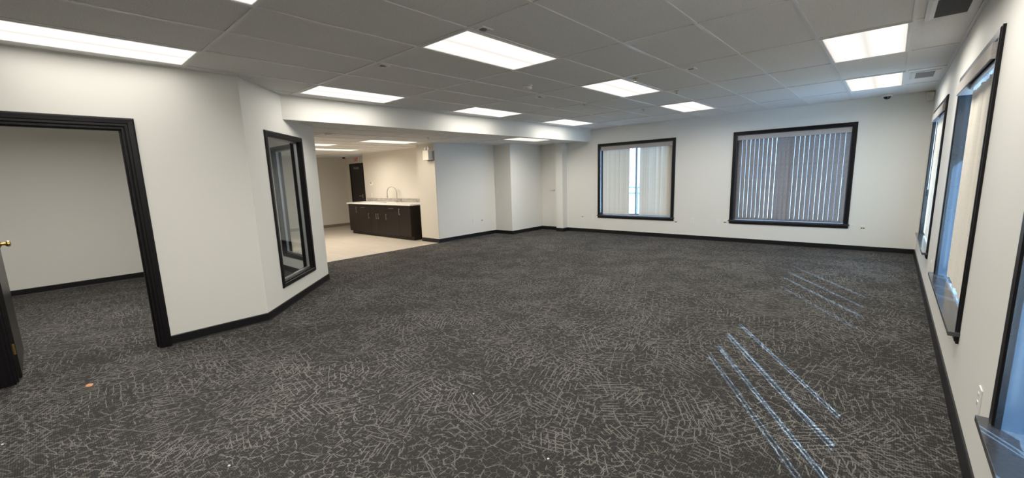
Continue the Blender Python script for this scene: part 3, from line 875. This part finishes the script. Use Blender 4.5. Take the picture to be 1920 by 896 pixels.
# ---------------------------------------------------------------- things on the walls
def outlet(fr, u, z, label, kind='outlet'):
    nm = {'outlet': 'wall_outlet', 'blank': 'cover_plate', 'switch': 'light_switch', 'data': 'data_outlet'}[kind]
    ct = {'outlet': 'outlet', 'blank': 'cover plate', 'switch': 'light switch', 'data': 'outlet'}[kind]
    r = thing(nm, label, ct, fr(u, 0, z), 'outlets and plates on the walls')
    MB(fr).box(u - 0.036, u + 0.036, 0.0, 0.006, z - 0.058, z + 0.058).build('plate', MT['white'], r, bevel=0.0015)
    if kind == 'outlet':
        for dz in (-0.02, 0.02):
            MB(fr).box(u - 0.016, u + 0.016, 0.005, 0.0085, z + dz - 0.014, z + dz + 0.014).build('socket', MT['white'], r, bevel=0.001)
            MB(fr).box(u - 0.008, u - 0.0055, 0.0082, 0.0088, z + dz - 0.004, z + dz + 0.006).box(u + 0.0055, u + 0.008, 0.0082, 0.0088, z + dz - 0.004, z + dz + 0.006).build('slots', MT['dark'], r)
    elif kind == 'switch':
        MB(fr).box(u - 0.016, u + 0.016, 0.005, 0.010, z - 0.033, z + 0.033).build('rocker', MT['white'], r, bevel=0.001)
    elif kind == 'data':
        MB(fr).box(u - 0.024, u - 0.004, 0.0055, 0.0085, z - 0.011, z + 0.009).box(u + 0.004, u + 0.024, 0.0055, 0.0085, z - 0.011, z + 0.009).build('jacks', MT['dark'], r)
        MB(fr).box(u - 0.030, u + 0.030, 0.005, 0.007, z - 0.03, z + 0.028).build('insert', MT['offwhite'], r, bevel=0.0005)
    else:
        for dz in (-0.035, 0.035):
            MB().rev([(0, 0), (0.003, 0.0), (0.0025, 0.0012), (0, 0.0015)], fr(u, 0.0058, z + dz), fr.n, 8).build('screw', MT['alu'], r)
outlet(fB, -5.88, 0.40, 'data outlet on the far wall left of the parted blind window, the left of two', 'data')
outlet(fB, -5.58, 0.395, 'white plate on the far wall just left of the parted blind window', 'blank')
outlet(fB, -3.48, 0.37, 'data outlet at the lower right corner of the parted blind window', 'data')
outlet(fB, -3.13, 0.41, 'white duplex outlet alone on the far wall between the windows', 'outlet')
outlet(fB, -2.60, 0.415, 'white plate left of a data outlet, beside the closed blind window', 'blank')
outlet(fB, -2.475, 0.405, 'data outlet touching the lower left side of the closed blind window', 'data')
outlet(fB, -0.425, 0.41, 'white duplex outlet at the lower right corner of the closed blind window', 'outlet')
outlet(fB, -0.29, 0.405, 'data outlet on the far wall nearest the right corner', 'data')
outlet(fW, 7.39, 0.41, 'white duplex outlet on the white wall right of the cabinets, left one', 'outlet')
outlet(fW, 7.69, 0.40, 'data outlet on the white wall right of the cabinets, right one', 'data')
outlet(fD, -7.70, 1.11, 'light switch on the narrow wall step', 'switch')
outlet(fB, -7.10, 1.08, 'light switch in the recess left of the column', 'switch')
outlet(fR, 6.17, 0.41, 'white outlet on the right wall between the two farther windows', 'outlet')
outlet(fR, 2.76, 0.40, 'white outlet on the right wall beside the nearest window', 'outlet')
outlet(fK, -11.33, 1.09, 'white outlet above the counter end near the exit door', 'outlet')

# lever of the concealed closet door in the recess
r = thing('lever_handle', 'small nickel lever handle in the recess left of the column', 'door handle', fB(-6.80, 0, 1.08))
MB().rev([(0, 0), (0.026, 0), (0.026, 0.006), (0.012, 0.010), (0.010, 0.04), (0, 0.04)], fB(-6.78, 0, 1.08), fB.n, 18).build('rose', MT['steel'], r, smooth=True)
MB().tube([fB(-6.78, 0.035, 1.08), fB(-6.80, 0.045, 1.08), fB(-6.88, 0.045, 1.08)], [0.009, 0.009, 0.007], 10).build('lever', MT['steel'], r, smooth=True)

# thermostat
r = thing('thermostat', 'small white thermostat with dark display on the tan kitchen wall', 'thermostat', fK(-11.27, 0, 1.42))
MB(fK).box(-11.36, -11.20, 0, 0.028, 1.37, 1.47).build('body', MT['white'], r, bevel=0.004)
MB(fK).box(-11.33, -11.27, 0.027, 0.030, 1.425, 1.455).build('display', MT['dark'], r)

# motion sensor in the far corner
r = thing('motion_sensor', 'cream box sensor high in the far right corner', 'sensor', (0.33, YB, 2.48))
MB(fB).box(0.30, 0.385, 0.0, 0.06, 2.42, 2.55).build('body', MT['offwhite'], r, bevel=0.006)
MB(fB).box(0.315, 0.37, 0.058, 0.064, 2.435, 2.475).build('window', MT['white'], r, bevel=0.002)

# emergency light on the pier
ex0, ex1 = -8.02, -7.82
r = thing('emergency_light', 'cream emergency light box with two round lamp heads on the pier', 'emergency light', (-7.92, YP, 2.0))
MB(fP).box(ex0, ex1, 0.0, 0.14, 1.92, 2.13).build('housing', MT['offwhite'], r, bevel=0.005)
MB(fP).box(ex0 - 0.005, ex1 + 0.045, 0.0, 0.012, 1.90, 2.12).build('back_plate', MT['grille'], r, bevel=0.002)
for x in (-7.97, -7.87):
    h = MB().rev([(0, -0.02), (0.022, -0.018), (0.036, 0.0), (0.038, 0.028), (0.034, 0.031), (0, 0.026)], fP(x, 0.07, 2.185), (0.15, -1, -0.1), 18).build('lamp_head', MT['alu'], r, smooth=True)
    MB().rev([(0, 0), (0.009, 0), (0.009, 0.03), (0, 0.03)], fP(x, 0.07, 2.128), (0, 0, 1), 10).build('swivel', MT['white'], h)

# ---------------------------------------------------------------- kitchen cabinets and counter
KY = 6.10
def cabinet(name, x0, x1, label, kind, first=False, last=False):
    r = thing(name, label, 'cabinet', ((x0 + x1) / 2, (KY + YK) / 2, 0), 'espresso base cabinets under the counter')
    b = MB()
    if kind == 'sink':
        b.box(x0, x1, KY + 0.02, YK - 0.003, 0.10, 0.70)
        b.box(x0, x1, KY + 0.02, KY + 0.04, 0.70, 0.868).box(x0, x1, YK - 0.02, YK - 0.003, 0.70, 0.868)
        b.box(x0, x0 + 0.018, KY + 0.04, YK - 0.02, 0.70, 0.868).box(x1 - 0.018, x1, KY + 0.04, YK - 0.02, 0.70, 0.868)
    else:
        b.box(x0, x1, KY + 0.02, YK - 0.003, 0.10, 0.868)
    b.box(x0 + (0.0), x1, KY + 0.08, YK - 0.003, 0.004, 0.10)
    b.build('body', MT['cab'], r)
    g = 0.002
    def front(a, c, z0, z1, nm):
        return MB().box(a + g, c - g, KY, KY + 0.019, z0 + g, z1 - g).build(nm, MT['cab'], r, bevel=0.0015)
    def pull(parent, x, z, vert, l=0.15):
        h = l / 2; y = KY - 0.032
        m_ = MB()
        if vert:
            m_.tube([(x, y, z - h), (x, y, z + h)], 0.0055, 8)
            for s_ in (-1, 1): m_.tube([(x, KY + 0.001, z + s_ * h * 0.75), (x, y, z + s_ * h * 0.75)], 0.0045, 8)
        else:
            m_.tube([(x - h, y, z), (x + h, y, z)], 0.0055, 8)
            for s_ in (-1, 1): m_.tube([(x + s_ * h * 0.75, KY + 0.001, z), (x + s_ * h * 0.75, y, z)], 0.0045, 8)
        m_.build('handle', MT['steel'], parent, label='brushed nickel bar handle')
    ZT, ZM = 0.866, 0.70
    if kind == 'full_r':
        d = front(x0, x1, 0.10, ZT, 'door'); pull(d, x1 - 0.06, 0.71, True, 0.17)
    elif kind == 'full_l':
        d = front(x0, x1, 0.10, ZT, 'door'); pull(d, x0 + 0.06, 0.71, True, 0.17)
    elif kind == 'drawer_r':
        d = front(x0, x1, ZM, ZT, 'drawer'); pull(d, (x0 + x1) / 2 - 0.02, 0.785, False, 0.2)
        d = front(x0, x1, 0.10, ZM, 'door'); pull(d, x1 - 0.055, 0.56, True)
    elif kind == 'drawer_l':
        d = front(x0, x1, ZM, ZT, 'drawer'); pull(d, (x0 + x1) / 2, 0.785, False, 0.2)
        d = front(x0, x1, 0.10, ZM, 'door'); pull(d, x0 + 0.055, 0.56, True)
    else:
        front(x0, x1, ZM, ZT, 'false_front')
        m_ = (x0 + x1) / 2
        d = front(x0, m_, 0.10, ZM, 'door'); pull(d, m_ - 0.05, 0.56, True)
        d = front(m_, x1, 0.10, ZM, 'door'); pull(d, m_ + 0.05, 0.56, True)
    return r
cabinet('base_cabinet', -11.66, -11.12, 'dark end cabinet nearest the exit door with one full height door', 'full_r')
cabinet('base_cabinet', -11.12, -10.48, 'dark cabinet with drawer, second from the exit door end', 'drawer_r')
cabinet('base_cabinet', -10.48, -9.74, 'dark sink cabinet with a pair of doors in the middle', 'sink')
cabinet('base_cabinet', -9.74, -9.14, 'dark cabinet with drawer right of the sink cabinet', 'drawer_l')
cabinet('base_cabinet', -9.14, -8.65, 'dark end cabinet nearest the emergency light wall', 'full_l')

r = thing('countertop', 'white stone countertop on the dark cabinets', 'countertop', (-10.15, 6.4, 0.9))
sx0, sx1, sy0, sy1 = -10.36, -9.80, 6.20, 6.55
cb = MB()
zc0, zc1 = 0.870, 0.905
X0, X1, Y0, Y1 = -11.70, -8.60, KY - 0.03, YK - 0.002
for a, b, c_, d_ in ((X0, sx0, Y0, Y1), (sx1, X1, Y0, Y1), (sx0, sx1, Y0, sy0), (sx0, sx1, sy1, Y1)):
    cb.box(a, b, c_, d_, zc0, zc1)
cb.build('slab', MT['counter'], r)
tag(MB(fK).box(-11.60, -8.45, 0.0, 0.018, 0.906, 1.005).build('backsplash', MT['splash']), 'low grey mosaic backsplash strip along the kitchen wall behind the faucet', 'backsplash')
r = thing('sink', 'steel undermount sink set in the white countertop', 'sink', (-10.08, 6.375, 0.8))
sk = MB()
bt = 0.74
sk.loops([[(sx0 - 0.01, sy0 - 0.01, 0.869), (sx1 + 0.01, sy0 - 0.01, 0.869), (sx1 + 0.01, sy1 + 0.01, 0.869), (sx0 - 0.01, sy1 + 0.01, 0.869)],
          [(sx0 + 0.005, sy0 + 0.005, 0.866), (sx1 - 0.005, sy0 + 0.005, 0.866), (sx1 - 0.005, sy1 - 0.005, 0.866), (sx0 + 0.005, sy1 - 0.005, 0.866)],
          [(sx0 + 0.03, sy0 + 0.03, bt), (sx1 - 0.03, sy0 + 0.03, bt), (sx1 - 0.03, sy1 - 0.03, bt), (sx0 + 0.03, sy1 - 0.03, bt)]], caps=False)
sk.box(sx0 + 0.03, sx1 - 0.03, sy0 + 0.03, sy1 - 0.03, bt - 0.002, bt)
sk.build('basin', MT['steel'], r)
MB().rev([(0, 0), (0.04, 0), (0.036, 0.004), (0, 0.002)], (-10.08, 6.375, bt), seg=18).build('drain', MT['alu'], r)

fx, fy = -9.90, 6.59
r = thing('faucet', 'tall brushed nickel gooseneck kitchen faucet behind the sink', 'faucet', (fx, fy, 0.905))
MB().rev([(0, 0), (0.028, 0), (0.028, 0.006), (0.021, 0.012), (0.021, 0.09), (0.014, 0.10), (0, 0.10)], (fx, fy, 0.905), seg=18).build('base', MT['steel'], r, smooth=True)
pts = [(fx, fy, 1.0), (fx, fy, 1.17)]
for k in range(1, 13):
    a = math.pi * k / 12
    pts.append((fx - 0.15 * (1 - math.cos(a)), fy - 0.05 * (1 - math.cos(a)), 1.17 + 0.15 * math.sin(a)))
pts.append((fx - 0.302, fy - 0.1, 1.13))
MB().tube(pts, 0.012, 12).build('spout', MT['steel'], r, smooth=True)
MB().tube([(fx - 0.302, fy - 0.1, 1.14), (fx - 0.302, fy - 0.1, 1.06), (fx - 0.302, fy - 0.1, 1.03)], [0.014, 0.017, 0.019], 12).build('spray_head', MT['steel'], r, smooth=True)
MB().tube([(fx + 0.018, fy, 0.955), (fx + 0.05, fy - 0.01, 0.965), (fx + 0.09, fy - 0.02, 1.0)], [0.009, 0.007, 0.006], 10).build('lever', MT['steel'], r, smooth=True)
r = thing('soap_dispenser', 'slim nickel soap dispenser on the counter right of the faucet', 'soap dispenser', (-9.70, 6.60, 0.905))
MB().rev([(0, 0), (0.02, 0), (0.018, 0.008), (0.009, 0.012), (0.008, 0.07), (0.012, 0.075), (0.012, 0.09), (0, 0.092)], (-9.70, 6.60, 0.905), seg=16).build('pump', MT['steel'], r, smooth=True)
MB().tube([(-9.70, 6.60, 0.987), (-9.70, 6.53, 0.983)], 0.005, 8).build('nozzle', MT['steel'], r)

# ---------------------------------------------------------------- bits on the carpet
bm = MB()
k = 14
pp = [(0.034 * math.cos(2 * math.pi * i / k) * (1 + rnd.uniform(-.12, .12)), 0.024 * math.sin(2 * math.pi * i / k) * (1 + rnd.uniform(-.15, .15))) for i in range(k)]
bm.loops([[(-4.456 + x * s, 0.081 + y * s, z) for x, y in pp] for s, z in ((0.96, 0.001), (1.0, 0.004), (0.7, 0.009), (0.1, 0.007))])
tag(bm.build('floor_scrap', MT['scrap'], smooth=True), 'small orange-brown scrap lying on the carpet before the office doorway', 'scrap')
for x, y, lb in ((-2.024, 1.846, 'tiny white lint speck on the carpet below the centre of the room'),
                 (-1.218, 1.619, 'tiny white lint speck on the carpet at the bottom centre right'),
                 (-2.502, 0.495, 'tiny white lint speck on the carpet at the lower left foreground'),
                 (-3.809, -0.335, 'white lint speck on the carpet at the left photo edge')):
    tag(MB().rev([(0, 0.001), (0.006, 0.002), (0.007, 0.005), (0.003, 0.008), (0, 0.008)], (x, y, 0), seg=7).build('lint_speck', MT['lint']), lb, 'lint', 'white lint specks on the carpet')

# ---------------------------------------------------------------- outdoors
struct(MB().box(-60, 60, -60, 90, -0.5, -0.35).build('ground', MT['snow']), 'pale paved ground outside the windows', 'ground')
struct(MB().box(XR + 0.2, XR + 1.15, YF - 1, YB + 1.4, 2.62, 2.85).build('sun_blocker', MT['blocker']), 'added unseen eave above the right hand windows', 'blocker')  # unseen overhang added to cut the sun streaks short
r = thing('outdoor_railing', 'bluish railing outside seen through the parted blind', 'railing', (-6.3, 14, -0.35))
for z in (0.75, 0.95): MB().box(-9.5, -3.5, 13.97, 14.03, z, z + 0.05).build('rail', MT['bluegrey'], r)
for i in range(13): MB().box(-9.5 + i * 0.5, -9.46 + i * 0.5, 13.98, 14.02, -0.35, 1.0).build('post', MT['bluegrey'], r)
